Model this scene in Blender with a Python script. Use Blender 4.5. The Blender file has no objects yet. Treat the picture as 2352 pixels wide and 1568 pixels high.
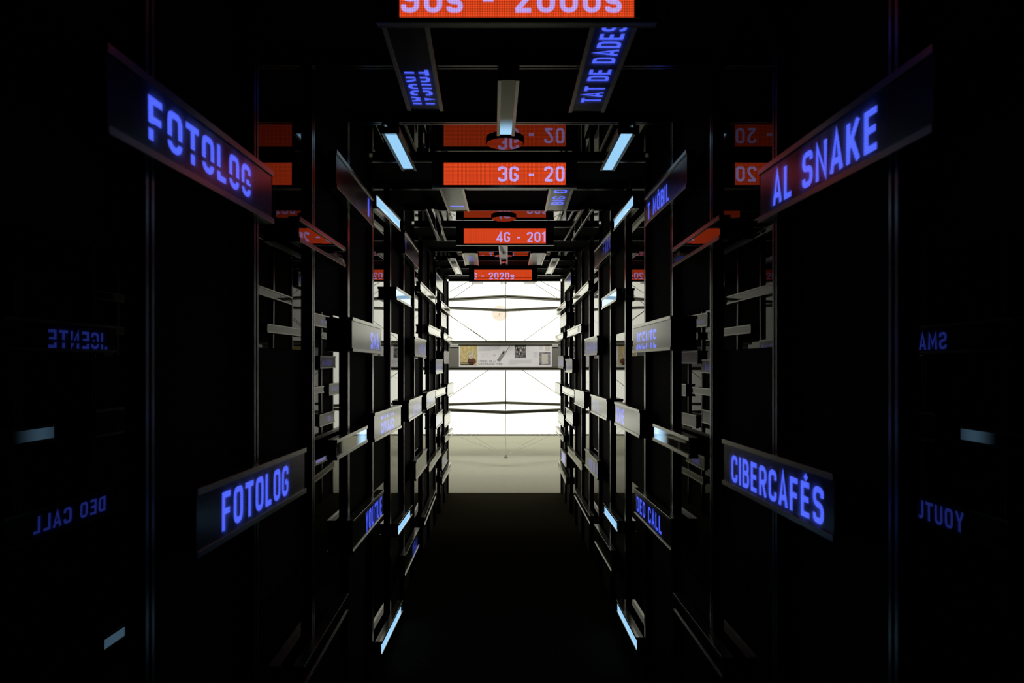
import bpy, bmesh, math, random
from mathutils import Vector, Matrix

random.seed(4)
S = bpy.context.scene
COL = S.collection

# ------------------------------------------------------------------ camera, world, light, exposure
F_PX, VPX, VPY = 1568.0, 1152.0, 838.0        # focal length and vanishing point, in pixels of the 2352x1568 frame
EYE = 1.785
cam_d = bpy.data.cameras.new('camera')
cam_d.sensor_width = 36.0
cam_d.lens = 36.0 * F_PX / 2352.0
cam_d.shift_x = (1176.0 - VPX) / 2352.0
cam_d.shift_y = (VPY - 784.0) / 2352.0
cam_d.clip_start = 0.05
cam_d.dof.use_dof = True
cam_d.dof.focus_distance = 6.0
cam_d.dof.aperture_fstop = 4.0
cam = bpy.data.objects.new('camera', cam_d)
cam.location = (0, 0, EYE)
cam.rotation_euler = (math.pi / 2, 0, 0)
COL.objects.link(cam)
S.camera = cam

w = bpy.data.worlds.new('world')
w.use_nodes = True
w.node_tree.nodes['Background'].inputs['Color'].default_value = (0, 0, 0, 1)
w.node_tree.nodes['Background'].inputs['Strength'].default_value = 0.0
S.world = w

vs = S.view_settings
S.display_settings.display_device = 'sRGB'
vs.view_transform = 'Standard'
vs.look = 'None'
vs.exposure = 0.0
vs.gamma = 1.0
vs.use_curve_mapping = False
cy = S.cycles
cy.use_denoising = True
cy.max_bounces = 8
cy.diffuse_bounces = 3
cy.glossy_bounces = 5
cy.transmission_bounces = 4
cy.sample_clamp_indirect = 4.0
cy.caustics_reflective = True
cy.caustics_refractive = True
cy.blur_glossy = 0.3


def area_light(name, loc, rot, sx, sy, power, color):
    d = bpy.data.lights.new(name, 'AREA')
    d.shape = 'RECTANGLE'
    d.size, d.size_y, d.energy, d.color = sx, sy, power, color
    o = bpy.data.objects.new(name, d)
    o.location = loc
    o.rotation_euler = rot
    COL.objects.link(o)
    return o


# ceiling lamps of the lit room beyond the corridor, and an added fill light
WALL_D, CX = 17.3, 0.042
area_light('room_ceiling_lamp', (CX, 10.9, 4.7), (math.radians(18), 0, 0), 5.0, 0.5, 78, (1.0, 0.97, 0.86))
case_fill = area_light('case_spotlight', (CX, 10.5, 4.6), (math.radians(36), 0, 0), 2.6, 0.15, 33, (1.0, 0.97, 0.94))  # unseen area light added to brighten the front of the display case
case_fill.data.spread = math.radians(110)
area_light('room_ceiling_lamp', (CX, 15.6, 4.7), (0, 0, 0), 7.0, 0.5, 100, (1.0, 0.97, 0.86))


# ------------------------------------------------------------------ materials
def mat(name, color=(0.5, 0.5, 0.5), rough=0.5, metal=0.0, ior=1.5, emis=None, estr=0.0, spec=0.5):
    m = bpy.data.materials.new(name)
    m.use_nodes = True
    b = m.node_tree.nodes['Principled BSDF']
    b.inputs['Base Color'].default_value = (*color, 1)
    b.inputs['Roughness'].default_value = rough
    b.inputs['Metallic'].default_value = metal
    b.inputs['IOR'].default_value = ior
    b.inputs['Specular IOR Level'].default_value = spec
    if emis:
        b.inputs['Emission Color'].default_value = (*emis, 1)
        b.inputs['Emission Strength'].default_value = estr
    return m


def nodes_of(m):
    return m.node_tree.nodes, m.node_tree.links, m.node_tree.nodes['Principled BSDF']


def math_node(n, l, op, a, b=None, c=None, clamp=False):
    x = n.new('ShaderNodeMath')
    x.operation = op
    x.use_clamp = clamp
    for i, v in enumerate((a, b, c)):
        if v is None:
            continue
        if isinstance(v, (int, float)):
            x.inputs[i].default_value = v
        else:
            l.new(v, x.inputs[i])
    return x.outputs[0]


def bump(m, scale, strength, dist=0.01, detail=2.0):
    n, l, b = nodes_of(m)
    tc = n.new('ShaderNodeTexCoord')
    t = n.new('ShaderNodeTexNoise')
    t.inputs['Scale'].default_value = scale
    t.inputs['Detail'].default_value = detail
    l.new(tc.outputs['Object'], t.inputs['Vector'])
    k = n.new('ShaderNodeBump')
    k.inputs['Strength'].default_value = strength
    k.inputs['Distance'].default_value = dist
    l.new(t.outputs['Fac'], k.inputs['Height'])
    l.new(k.outputs['Normal'], b.inputs['Normal'])


def tint_noise(m, c1, c2, scale, detail=4.0, stretch=(1, 1, 1)):
    n, l, b = nodes_of(m)
    tc = n.new('ShaderNodeTexCoord')
    mp = n.new('ShaderNodeMapping')
    mp.inputs['Scale'].default_value = stretch
    t = n.new('ShaderNodeTexNoise')
    t.inputs['Scale'].default_value = scale
    t.inputs['Detail'].default_value = detail
    r = n.new('ShaderNodeValToRGB')
    r.color_ramp.elements[0].position = 0.35
    r.color_ramp.elements[1].position = 0.65
    r.color_ramp.elements[0].color = (*c1, 1)
    r.color_ramp.elements[1].color = (*c2, 1)
    l.new(tc.outputs['Object'], mp.inputs['Vector'])
    l.new(mp.outputs['Vector'], t.inputs['Vector'])
    l.new(t.outputs['Fac'], r.inputs['Fac'])
    l.new(r.outputs['Color'], b.inputs['Base Color'])


M_BLACK = mat('matte_black', (0.004, 0.004, 0.004), 0.75, spec=0.12)
M_PANEL = mat('black_wall_panel', (0.003, 0.003, 0.003), 0.8, spec=0.03)
M_MIRROR = mat('smoked_mirror_glass', (0.0015, 0.0015, 0.0015), 0.0, ior=1.54)
bump(M_MIRROR, 2.2, 0.05, 0.006, 1.0)
M_CMIRROR = mat('ceiling_mirror_glass', (0.0015, 0.0015, 0.0015), 0.0, ior=1.64)
M_ALU = mat('brushed_aluminium', (0.28, 0.28, 0.255), 0.25, 1.0)
M_DARKALU = mat('dark_anodised_metal', (0.085, 0.085, 0.08), 0.35, 1.0)
M_RAIL = mat('slot_rail_metal', (0.21, 0.21, 0.21), 0.22, 1.0)
M_GLOSS = mat('dark_glossy_pane', (0.004, 0.004, 0.005), 0.02, ior=1.55)
bump(M_GLOSS, 9.0, 0.05, 0.004, 1.0)
M_PUCK = mat('puck_glass', (0.003, 0.003, 0.003), 0.04, ior=1.8)
M_CARPET = mat('dark_carpet', (0.02, 0.019, 0.015), 1.0, spec=0.0)
tint_noise(M_CARPET, (0.017, 0.0152, 0.0100), (0.036, 0.033, 0.020), 90)
bump(M_CARPET, 260, 0.5, 0.004)
M_RFLOOR = mat('pale_room_floor', (0.42, 0.42, 0.34), 0.7, spec=0.15)
tint_noise(M_RFLOOR, (0.345, 0.34, 0.265), (0.385, 0.38, 0.30), 14, 6, (1, 4, 1))
M_RWALL = mat('room_paint', (0.62, 0.61, 0.56), 0.8)
M_GREYBAR = mat('grey_powder_coat', (0.155, 0.155, 0.125), 0.5, 0.0)
M_STEEL = mat('satin_steel', (0.34, 0.335, 0.29), 0.42, 0.55)
M_CABLE = mat('dark_steel_cable', (0.05, 0.05, 0.05), 0.5, 0.6)
M_THIN = mat('pale_thin_cable', (0.75, 0.74, 0.66), 0.6)
M_BASE = mat('dark_baseboard', (0.05, 0.05, 0.045), 0.6)
M_PRINT = mat('white_print_board', (0.86, 0.85, 0.86), 0.5)
M_INK = mat('ink_dark', (0.03, 0.03, 0.03), 0.6)
M_INKG = mat('ink_grey', (0.35, 0.35, 0.36), 0.6)
M_INKL = mat('ink_pale_grey', (0.58, 0.58, 0.6), 0.6)


def led_dots(n, l, pitch, lo):
    """brightness of a dot matrix in object space: 1 in the middle of a diode, lo between"""
    tc = n.new('ShaderNodeTexCoord')
    sp = n.new('ShaderNodeSeparateXYZ')
    l.new(tc.outputs['Object'], sp.inputs[0])
    a = math_node(n, l, 'FRACT', math_node(n, l, 'DIVIDE', sp.outputs[0], pitch))
    b = math_node(n, l, 'FRACT', math_node(n, l, 'DIVIDE', sp.outputs[1], pitch))
    a = math_node(n, l, 'SUBTRACT', a, 0.5)
    b = math_node(n, l, 'SUBTRACT', b, 0.5)
    r = math_node(n, l, 'SQRT', math_node(n, l, 'ADD', math_node(n, l, 'MULTIPLY', a, a), math_node(n, l, 'MULTIPLY', b, b)))
    mr = n.new('ShaderNodeMapRange')
    mr.interpolation_type = 'SMOOTHSTEP'
    mr.inputs['From Min'].default_value = 0.22
    mr.inputs['From Max'].default_value = 0.55
    mr.inputs['To Min'].default_value = 1.0
    mr.inputs['To Max'].default_value = lo
    l.new(r, mr.inputs['Value'])
    return mr.outputs[0]


def led_mat(name, color, strength, lo):
    m = mat(name, (0.01, 0.01, 0.01), 0.6)
    n, l, b = nodes_of(m)
    b.inputs['Emission Color'].default_value = (*color, 1)
    l.new(math_node(n, l, 'MULTIPLY', led_dots(n, l, 0.0072, lo), strength), b.inputs['Emission Strength'])
    m.cycles.emission_sampling = 'NONE'
    return m


M_BLUE = led_mat('blue_diode_letters', (0.075, 0.125, 1.0), 2.0, 0.5)
M_FAINT = led_mat('faint_blue_diode_letters', (0.10, 0.14, 1.0), 0.95, 0.3)
M_VIOLET = led_mat('violet_diode_block', (0.42, 0.42, 1.0), 1.6, 0.6)
M_RED = led_mat('red_diode_screen', (1.0, 0.085, 0.018), 0.98, 0.30)
M_LILAC = led_mat('lilac_diode_letters', (0.62, 0.42, 1.0), 1.08, 0.55)
M_RED.cycles.emission_sampling = 'FRONT'


def diffuser():
    """frosted acrylic pane: rough reflection over rough refraction"""
    m = bpy.data.materials.new('frosted_acrylic_pane')
    m.use_nodes = True
    n, l = m.node_tree.nodes, m.node_tree.links
    n.clear()
    out = n.new('ShaderNodeOutputMaterial')
    mix = n.new('ShaderNodeMixShader')
    fr = n.new('ShaderNodeFresnel')
    fr.inputs['IOR'].default_value = 1.47
    gl = n.new('ShaderNodeBsdfGlossy')
    gl.inputs['Roughness'].default_value = 0.2
    gl.inputs['Color'].default_value = (0.95, 0.95, 0.95, 1)
    rf = n.new('ShaderNodeBsdfRefraction')
    rf.inputs['Roughness'].default_value = 0.27
    rf.inputs['IOR'].default_value = 1.3
    rf.inputs['Color'].default_value = (0.95, 0.95, 1, 1)
    tr = n.new('ShaderNodeBsdfTranslucent')
    tr.inputs['Color'].default_value = (0.9, 0.9, 0.95, 1)
    m2 = n.new('ShaderNodeMixShader')
    m2.inputs[0].default_value = 0.22
    l.new(rf.outputs[0], m2.inputs[1])
    l.new(tr.outputs[0], m2.inputs[2])
    l.new(fr.outputs[0], mix.inputs[0])
    l.new(m2.outputs[0], mix.inputs[1])
    l.new(gl.outputs[0], mix.inputs[2])
    l.new(mix.outputs[0], out.inputs[0])
    return m


M_FROST = diffuser()


def lit_mat(L, t0, t1, soft, strength):
    """glossy pane over a pale blue backlight that is on between t0 and t1 of the length"""
    m = mat('pale_blue_backlit_pane', (0.004, 0.004, 0.005), 0.03, ior=1.5)
    n, l, b = nodes_of(m)
    b.inputs['Emission Color'].default_value = (0.34, 0.67, 1.0, 1)
    tc = n.new('ShaderNodeTexCoord')
    sp = n.new('ShaderNodeSeparateXYZ')
    l.new(tc.outputs['Object'], sp.inputs[0])
    t = math_node(n, l, 'ADD', math_node(n, l, 'DIVIDE', sp.outputs[0], L), 0.5)

    def ramp(x, a, bb):
        mr = n.new('ShaderNodeMapRange')
        mr.interpolation_type = 'SMOOTHSTEP'
        mr.inputs['From Min'].default_value = a
        mr.inputs['From Max'].default_value = bb
        l.new(x, mr.inputs['Value'])
        return mr.outputs[0]
    up = ramp(t, t0 - soft, t0 + soft)
    dn = math_node(n, l, 'SUBTRACT', 1.0, ramp(t, t1 - soft, t1 + soft))
    e = math_node(n, l, 'MULTIPLY', math_node(n, l, 'MULTIPLY', up, dn), strength)
    l.new(e, b.inputs['Emission Strength'])
    return m


# ------------------------------------------------------------------ mesh helpers
def bx(bm, x0, x1, y0, y1, z0, z1):
    v = [bm.verts.new(p) for p in ((x0, y0, z0), (x1, y0, z0), (x1, y1, z0), (x0, y1, z0),
                                   (x0, y0, z1), (x1, y0, z1), (x1, y1, z1), (x0, y1, z1))]
    for f in ((3, 2, 1, 0), (4, 5, 6, 7), (0, 1, 5, 4), (1, 2, 6, 5), (2, 3, 7, 6), (3, 0, 4, 7)):
        bm.faces.new([v[i] for i in f])


def quad(bm, x0, x1, y0, y1, z):
    v = [bm.verts.new(p) for p in ((x0, y0, z), (x1, y0, z), (x1, y1, z), (x0, y1, z))]
    bm.faces.new(v)


def cyl(bm, p, q, r, seg=8, r2=None):
    p, q = Vector(p), Vector(q)
    a = (q - p).normalized()
    b = a.orthogonal().normalized()
    c = a.cross(b)
    r2 = r if r2 is None else r2
    A, B = [], []
    for i in range(seg):
        t = 2 * math.pi * i / seg
        d = b * math.cos(t) + c * math.sin(t)
        A.append(bm.verts.new(p + d * r))
        B.append(bm.verts.new(q + d * r2))
    for i in range(seg):
        j = (i + 1) % seg
        bm.faces.new((A[i], A[j], B[j], B[i]))
    bm.faces.new(A[::-1])
    bm.faces.new(B)


def obj(name, bm, m, parent=None, bevel=0.0):
    if bevel:
        bmesh.ops.bevel(bm, geom=bm.edges[:], offset=bevel, segments=1, affect='EDGES')
    me = bpy.data.meshes.new(name)
    bm.to_mesh(me)
    bm.free()
    me.materials.append(m)
    o = bpy.data.objects.new(name, me)
    COL.objects.link(o)
    if parent is not None:
        o.parent = parent
    return o


def box_obj(name, dims, m, parent=None, bevel=0.0):
    bm = bmesh.new()
    bx(bm, *dims)
    return obj(name, bm, m, parent, bevel)


def empty(name, loc=(0, 0, 0)):
    o = bpy.data.objects.new(name, None)
    o.location = loc
    o.empty_display_size = 0.1
    COL.objects.link(o)
    return o


def tag(o, label=None, cat=None, group=None, kind=None):
    if label:
        o['label'] = label
    if cat:
        o['category'] = cat
    if group:
        o['group'] = group
    if kind:
        o['kind'] = kind
    return o


_dg = None


def soft(pts, r=0.2, steps=5):
    """polyline with its inner corners rounded"""
    out = [Vector(pts[0])]
    for i in range(1, len(pts) - 1):
        p, c, q = Vector(pts[i - 1]), Vector(pts[i]), Vector(pts[i + 1])
        d1, d2 = (p - c), (q - c)
        k1, k2 = min(r, d1.length * 0.5), min(r, d2.length * 0.5)
        a, b = c + d1.normalized() * k1, c + d2.normalized() * k2
        for j in range(steps + 1):
            t = j / steps
            out.append(a * (1 - t) ** 2 + c * 2 * t * (1 - t) + b * t * t)
    out.append(Vector(pts[-1]))
    return out


def glyph(ch, h):
    """strokes (points, closed) and advance width of a grotesk capital, 1 high; h = half stroke"""
    W = 0.56
    L, R, B, T = h, W - h, h, 1 - h
    st = lambda *p: ([Vector(q) for q in p], False)
    ro = lambda p, r=0.2: (soft(p, r), False)
    ring = lambda l, r, b, t, k=0.22: (soft([((l + r) / 2, t), (r, t), (r, b), (l, b), (l, t), ((l + r) / 2, t)], k)[:-1], True)
    M = (L + R) / 2
    if ch == ' ':
        return [], 0.30
    if ch in 'ÉÒÓ':
        base, w_ = glyph({'É': 'E', 'Ò': 'O', 'Ó': 'O'}[ch], h)
        s_ = 1 if ch != 'Ò' else -1
        return base + [st((M - 0.06 * s_, 1.07), (M + 0.06 * s_, 1.19))], w_
    if ch == 'A':
        return [st((L - 0.02, 0), (M, 1 - h * 0.3), (R + 0.02, 0)), st((L + 0.06, 0.27), (R - 0.06, 0.27))], W
    if ch == 'B':
        return [st((L, 0), (L, 1)), ro([(L, T), (R - 0.03, T), (R - 0.03, 0.52), (L, 0.52)], 0.17), ro([(L, 0.52), (R, 0.52), (R, B), (L, B)], 0.17)], W
    if ch == 'C':
        return [ro([(R, 0.68), (R, T), (L, T), (L, B), (R, B), (R, 0.32)])], W
    if ch == 'D':
        return [st((L, 0), (L, 1)), ro([(L, T), (R, T), (R, B), (L, B)], 0.24)], W
    if ch == 'E':
        return [st((R, T), (L, T), (L, B), (R, B)), st((L, 0.51), (R - 0.04, 0.51))], W - 0.04
    if ch == 'F':
        return [st((R, T), (L, T), (L, 0)), st((L, 0.49), (R - 0.04, 0.49))], W - 0.05
    if ch == 'G':
        return [ro([(R, 0.70), (R, T), (L, T), (L, B), (R, B), (R, 0.46)]), st((R, 0.46), (M, 0.46))], W
    if ch == 'H':
        return [st((L, 0), (L, 1)), st((R, 0), (R, 1)), st((L, 0.5), (R, 0.5))], W
    if ch == 'I':
        return [st((h, 0), (h, 1))], 2 * h
    if ch == 'J':
        return [ro([(R, 1), (R, B), (L, B), (L, 0.32)])], W
    if ch == 'K':
        return [st((L, 0), (L, 1)), st((L, 0.36), (R, 1)), st((M - 0.05, 0.54), (R + 0.01, 0))], W
    if ch == 'L':
        return [st((L, 1), (L, B), (R - 0.03, B))], W - 0.08
    if ch == 'M':
        return [st((L, 0), (L, 1 - h * 0.3), (0.34, 0.28), (0.68 - L, 1 - h * 0.3), (0.68 - L, 0))], 0.68
    if ch == 'N':
        return [st((L, 0), (L, 1 - h), (R, h), (R, 1))], W
    if ch in 'O0':
        return [ring(L, R, B, T)], W
    if ch == 'P':
        return [ro([(L, 0), (L, T)]), ro([(L, T), (R, T), (R, 0.44), (L, 0.44)], 0.2)], W
    if ch == 'R':
        return [ro([(L, 0), (L, T)]), ro([(L, T), (R, T), (R, 0.46), (L, 0.46)], 0.2), st((M, 0.46), (R + 0.01, 0))], W
    if ch in 'Ss':
        p = [(R, 0.72), (R, T), (L, T), (L, 0.53), (R, 0.49), (R, B), (L, B), (L, 0.27)]
        if ch == 's':
            k = 0.70
            p = [(R, 0.5), (R, k - h), (L, k - h), (L, k * 0.53), (R, k * 0.49), (R, B), (L, B), (L, 0.21)]
            p = [(x * 0.86, y) for x, y in p]
            return [ro(p, 0.12)], W * 0.86
        return [ro(p, 0.17)], W
    if ch == 'T':
        return [st((0.0, T), (W - 0.02, T)), st((M, T), (M, 0))], W - 0.02
    if ch == 'U':
        return [ro([(L, 1), (L, B), (R, B), (R, 1)])], W
    if ch == 'V':
        return [st((L - 0.02, 1), (M, h * 0.3), (R + 0.02, 1))], W
    if ch == 'Y':
        return [st((L - 0.02, 1), (M, 0.46), (R + 0.02, 1)), st((M, 0.46), (M, 0))], W
    if ch == '1':
        return [st((0.02, 0.80), (0.24, 1 - h * 0.6), (0.24, 0))], 0.32
    if ch == '2':
        return [ro([(L, 0.70), (L, T), (R, T), (R, 0.56), (L, B)], 0.17), st((L - h * 0.4, B), (R + h * 0.6, B))], W
    if ch == '3':
        return [ro([(L, 0.72), (L, T), (R, T), (R, 0.53), (M, 0.52)], 0.16), ro([(M, 0.52), (R, 0.51), (R, B), (L, B), (L, 0.27)], 0.16)], W
    if ch == '4':
        return [st((W, 0.25), (L - 0.02, 0.25), (R - 0.08, 1 - h * 0.4), (R - 0.08, 0))], W
    if ch == '8':
        return [ring(L + 0.02, R - 0.02, 0.52, T, 0.18), ring(L, R, B, 0.52, 0.18)], W
    if ch == '9':
        return [ring(L, R, 0.44, T, 0.2), ro([(R, 0.6), (R, B), (L, B), (L, 0.27)])], W
    if ch == '-':
        return [st((0.04, 0.44), (0.36, 0.44))], 0.40
    if ch == '.':
        return [st((h, 0), (h, 2 * h))], 2 * h
    if ch == "'":
        return [st((h, 0.72), (h, 1))], 2 * h
    raise ValueError(ch)


def ribbon(bm, pts, closed, h):
    q = [pts[0]]
    for p in pts[1:]:
        if (p - q[-1]).length > 1e-4:
            q.append(p)
    if closed and (q[0] - q[-1]).length < 1e-4:
        q.pop()
    n = len(q)
    Lv, Rv = [], []
    for i in range(n):
        a = q[i - 1] if (i > 0 or closed) else None
        c = q[(i + 1) % n] if (i < n - 1 or closed) else None
        d1 = (q[i] - a).normalized() if a is not None else (c - q[i]).normalized()
        d2 = (c - q[i]).normalized() if c is not None else d1
        n1, n2 = Vector((-d1.y, d1.x)), Vector((-d2.y, d2.x))
        m = n1 + n2
        m = m.normalized() if m.length > 1e-5 else n1
        k = h / max(m.dot(n1), 0.45)
        Lv.append(bm.verts.new((*(q[i] + m * k), 0)))
        Rv.append(bm.verts.new((*(q[i] - m * k), 0)))
    for i in range(n if closed else n - 1):
        j = (i + 1) % n
        bm.faces.new((Rv[i], Rv[j], Lv[j], Lv[i]))


def text_bms(s, bold=0.022):
    """flat grotesk lettering, capitals 1 high: one bmesh per letter, and the extent x0, x1 of the whole"""
    h = 0.03 + bold * 1.75
    res, x = [], 0.0
    for ch in s:
        strokes, wd = glyph(ch, h)
        if strokes:
            bm = bmesh.new()
            for pts, closed in strokes:
                ribbon(bm, [p + Vector((x, 0)) for p in pts], closed, h)
            bm.normal_update()
            res.append(bm)
        x += wd + 0.07 + h
    xs = [v.co.x for bm in res for v in bm.verts]
    return res, min(xs), max(xs)


def join(bms):
    out = bmesh.new()
    for b in bms:
        me = bpy.data.meshes.new('tmp')
        b.to_mesh(me)
        b.free()
        out.from_mesh(me)
        bpy.data.meshes.remove(me)
    return out


def lettering(s, u0, u1, vc, vh, n, gap=None, bold=0.022, clip=None, split=False):
    """letters s filling u0..u1, capital height vh centred on vc, in the plane n; gap = band of dead rows (0..1)"""
    if s == '#':
        bm = bmesh.new()
        quad(bm, u0, u1, vc - vh / 2, vc + vh / 2, n)
        return [bm]
    bms, x0, x1 = text_bms(s, bold)
    k = (u1 - u0) / max(x1 - x0, 1e-6)
    res = []
    for bm in bms:
        if gap:
            for a in gap:
                bmesh.ops.bisect_plane(bm, geom=bm.verts[:] + bm.edges[:] + bm.faces[:], plane_co=(0, a, 0), plane_no=(0, 1, 0))
            kill = [f for f in bm.faces if gap[0] < f.calc_center_median().y < gap[1]]
            bmesh.ops.delete(bm, geom=kill, context='FACES')
        for v in bm.verts:
            v.co = Vector((u0 + (v.co.x - x0) * k, vc - vh / 2 + v.co.y * vh, n))
        if clip:
            for sgn in (1, -1):
                g = bm.verts[:] + bm.edges[:] + bm.faces[:]
                bmesh.ops.bisect_plane(bm, geom=g, plane_co=(sgn * clip, 0, 0), plane_no=(sgn, 0, 0), clear_outer=True)
        if bm.faces:
            res.append(bm)
    return res if split else [join(res)]


# ------------------------------------------------------------------ corridor shell
FRAME0, STEP, NF = 1.43, 0.62, 14
FD = [FRAME0 + STEP * i for i in range(NF)]
HALF, GLASS = 0.778, 0.800                       # post face and wall face, from the corridor's centre line
BEAM_Z, CEIL_Z = EYE + 1.163, EYE + 1.190
PW = 0.017                                       # half width of a slotted profile
END = FD[-1] + PW
TOP = CEIL_Z

floor = box_obj('floor', (CX - GLASS - 0.03, CX + GLASS + 0.03, -3.0, END + 0.03, -0.12, 0.0), M_CARPET)
tag(floor, 'dark carpet floor of the corridor', kind='structure')
rf = box_obj('floor', (-7, 7, END + 0.03, WALL_D + 0.3, -0.12, 0.0), M_RFLOOR)
tag(rf, 'pale floor of the bright room beyond the corridor', kind='structure')

BAYS = {0: 'low', 1: 'none', 2: 'high'}          # the bay in front of frame i repeats every three frames


def wall(side):
    sx = -1 if side == 'left' else 1
    root = empty('wall_' + side, (CX + sx * GLASS, 0, 0))
    tag(root, 'black %s corridor wall of matte and mirrored panels' % side, kind='structure')
    x0, x1 = (-0.02, 0.0) if sx < 0 else (0.0, 0.02)

    def panel(kind, y0, y1, z0, z1):
        m = M_MIRROR if kind == 'mirror_panel' else M_PANEL
        box_obj(kind, (x0, x1, y0 + 0.001, y1 - 0.001, z0 + 0.001, z1 - 0.001), m, root)
    panel('black_panel', -3.0, FD[0] - STEP, 0, TOP)
    for i in range(0, NF):
        y0, y1 = FD[i] - STEP, FD[i]
        k = BAYS[i % 3]
        if k == 'low':
            panel('black_panel', y0, y1, 0, EYE - 0.93)
            panel('mirror_panel', y0, y1, EYE - 0.93, EYE + 0.225)
            panel('black_panel', y0, y1, EYE + 0.225, TOP)
        elif k == 'high':
            panel('mirror_panel', y0, y1, 0, EYE - 0.75)
            panel('black_panel', y0, y1, EYE - 0.75, EYE + 0.055)
            panel('mirror_panel', y0, y1, EYE + 0.055, TOP)
        else:
            panel('black_panel', y0, y1, 0, TOP)
    panel('black_panel', FD[-1], END, 0, TOP)
    return root


wall('left')
wall('right')
ceil = empty('ceiling', (CX, 0, CEIL_Z))
tag(ceil, 'black corridor ceiling with mirrored bays', kind='structure')
box_obj('black_panel', (-GLASS, GLASS, -3.0, FD[0], 0, 0.02), M_PANEL, ceil)
for i in range(NF - 1):
    mirror = i in (0, 3, 6, 9)
    box_obj('mirror_panel' if mirror else 'black_panel', (-GLASS, GLASS, FD[i] + 0.001, FD[i + 1] - 0.001, 0, 0.02),
            M_CMIRROR if mirror else M_PANEL, ceil)
wb = box_obj('wall_rear', (CX - GLASS - 0.02, CX + GLASS + 0.02, -3.05, -3.0, 0, TOP), M_PANEL)  # unseen end wall, added to keep the corridor dark from behind
tag(wb, 'black wall closing the corridor behind the viewer', kind='structure')
# outer shell of the corridor, the black face the room sees round the opening
for nm, d in (('wall_front', (-4.0, CX - GLASS - 0.02, END - 0.06, END, 0, 5.0)), ('wall_front', (CX + GLASS + 0.02, 4.1, END - 0.06, END, 0, 5.0)),
              ('wall_front', (CX - GLASS - 0.02, CX + GLASS + 0.02, END - 0.06, END, TOP + 0.02, 5.0))):
    tag(box_obj(nm, d, M_PANEL), 'black outer wall around the corridor opening', kind='structure')

# ------------------------------------------------------------------ portal frames
ORD = ['nearest', 'second', 'third', 'fourth', 'fifth', 'sixth', 'seventh', 'eighth', 'ninth', 'tenth', 'eleventh', 'twelfth',
       'thirteenth', 'farthest']
EXTRA = {1: 'behind the 90s - 2000s display', 4: 'behind the 3G display', 7: 'behind the 4G display', 11: 'behind the 2020s display',
         13: 'edging the opening to the bright room'}
post_cache = {}


def profile(kind):
    """slotted profile along z (post) or x (beam): dark body, two metal lips on the face"""
    if kind in post_cache:
        return post_cache[kind]
    D = GLASS - HALF
    body, lips = bmesh.new(), []
    if kind == 'post':
        bx(body, -D + 0.0005, -0.0025, -PW, PW, 0, BEAM_Z)
        spans = ((-PW, -PW + 0.0105), (PW - 0.0105, PW))
        for a, b in spans:
            k = bmesh.new()
            bx(k, -0.0022, 0.0, a, b, 0, BEAM_Z)
            lips.append(k)
    else:
        bx(body, -HALF, HALF, -PW, PW, 0.0025, CEIL_Z - BEAM_Z - 0.0005)
        for a, b in ((-PW, -PW + 0.0105), (PW - 0.0105, PW)):
            k = bmesh.new()
            bx(k, -HALF, HALF, a, b, 0, 0.0022)
            lips.append(k)
    res = []
    for k, m in [(body, M_BLACK)] + [(x, M_RAIL) for x in lips]:
        me = bpy.data.meshes.new(kind)
        k.to_mesh(me)
        k.free()
        me.materials.append(m)
        res.append(me)
    post_cache[kind] = res
    return res


def link_mesh(name, me, parent, loc=(0, 0, 0), rz=0.0):
    o = bpy.data.objects.new(name, me)
    COL.objects.link(o)
    o.parent = parent
    o.location = loc
    o.rotation_euler = (0, 0, rz)
    return o


for i, d in enumerate(FD):
    r = empty('portal_frame', (CX, d, 0))
    lab = '%s black slotted portal frame around the corridor' % ORD[i]
    if i in EXTRA:
        lab += ', ' + EXTRA[i]
    tag(r, lab, 'frame', 'portal frames lining the corridor')
    pm, bmz = profile('post'), profile('beam')
    for sx in (-1, 1):
        p = link_mesh('post', pm[0], r, (sx * HALF, 0, 0), 0 if sx < 0 else math.pi)
        for lm in pm[1:]:
            link_mesh('slot_rail', lm, p)
    b = link_mesh('beam', bmz[0], r, (0, 0, BEAM_Z))
    for lm in bmz[1:]:
        link_mesh('slot_rail', lm, b)

# ------------------------------------------------------------------ sign boxes
XL, XR = 0.697, 0.781                            # face planes of the side signs, from the camera
H_LED, H_BOX = 0.160, 0.087
DEPTH = HALF - (XL + CX) - 0.0005                # a sign box reaches back to the post face


def behind_pane(p, n, g=0.0105):
    """where a letter seen at p on a pane with normal n must lie, g behind it, for the eye at the camera's height"""
    d = Vector(p) - Vector((0, 0, EYE))
    c = -d.normalized().dot(n)
    tan_in = math.sqrt(max(1 - c * c, 0)) / 1.3
    tan_in = tan_in / math.sqrt(1 - tan_in * tan_in)
    t = d - n * d.dot(n)
    return t.normalized() * g * tan_in


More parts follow.
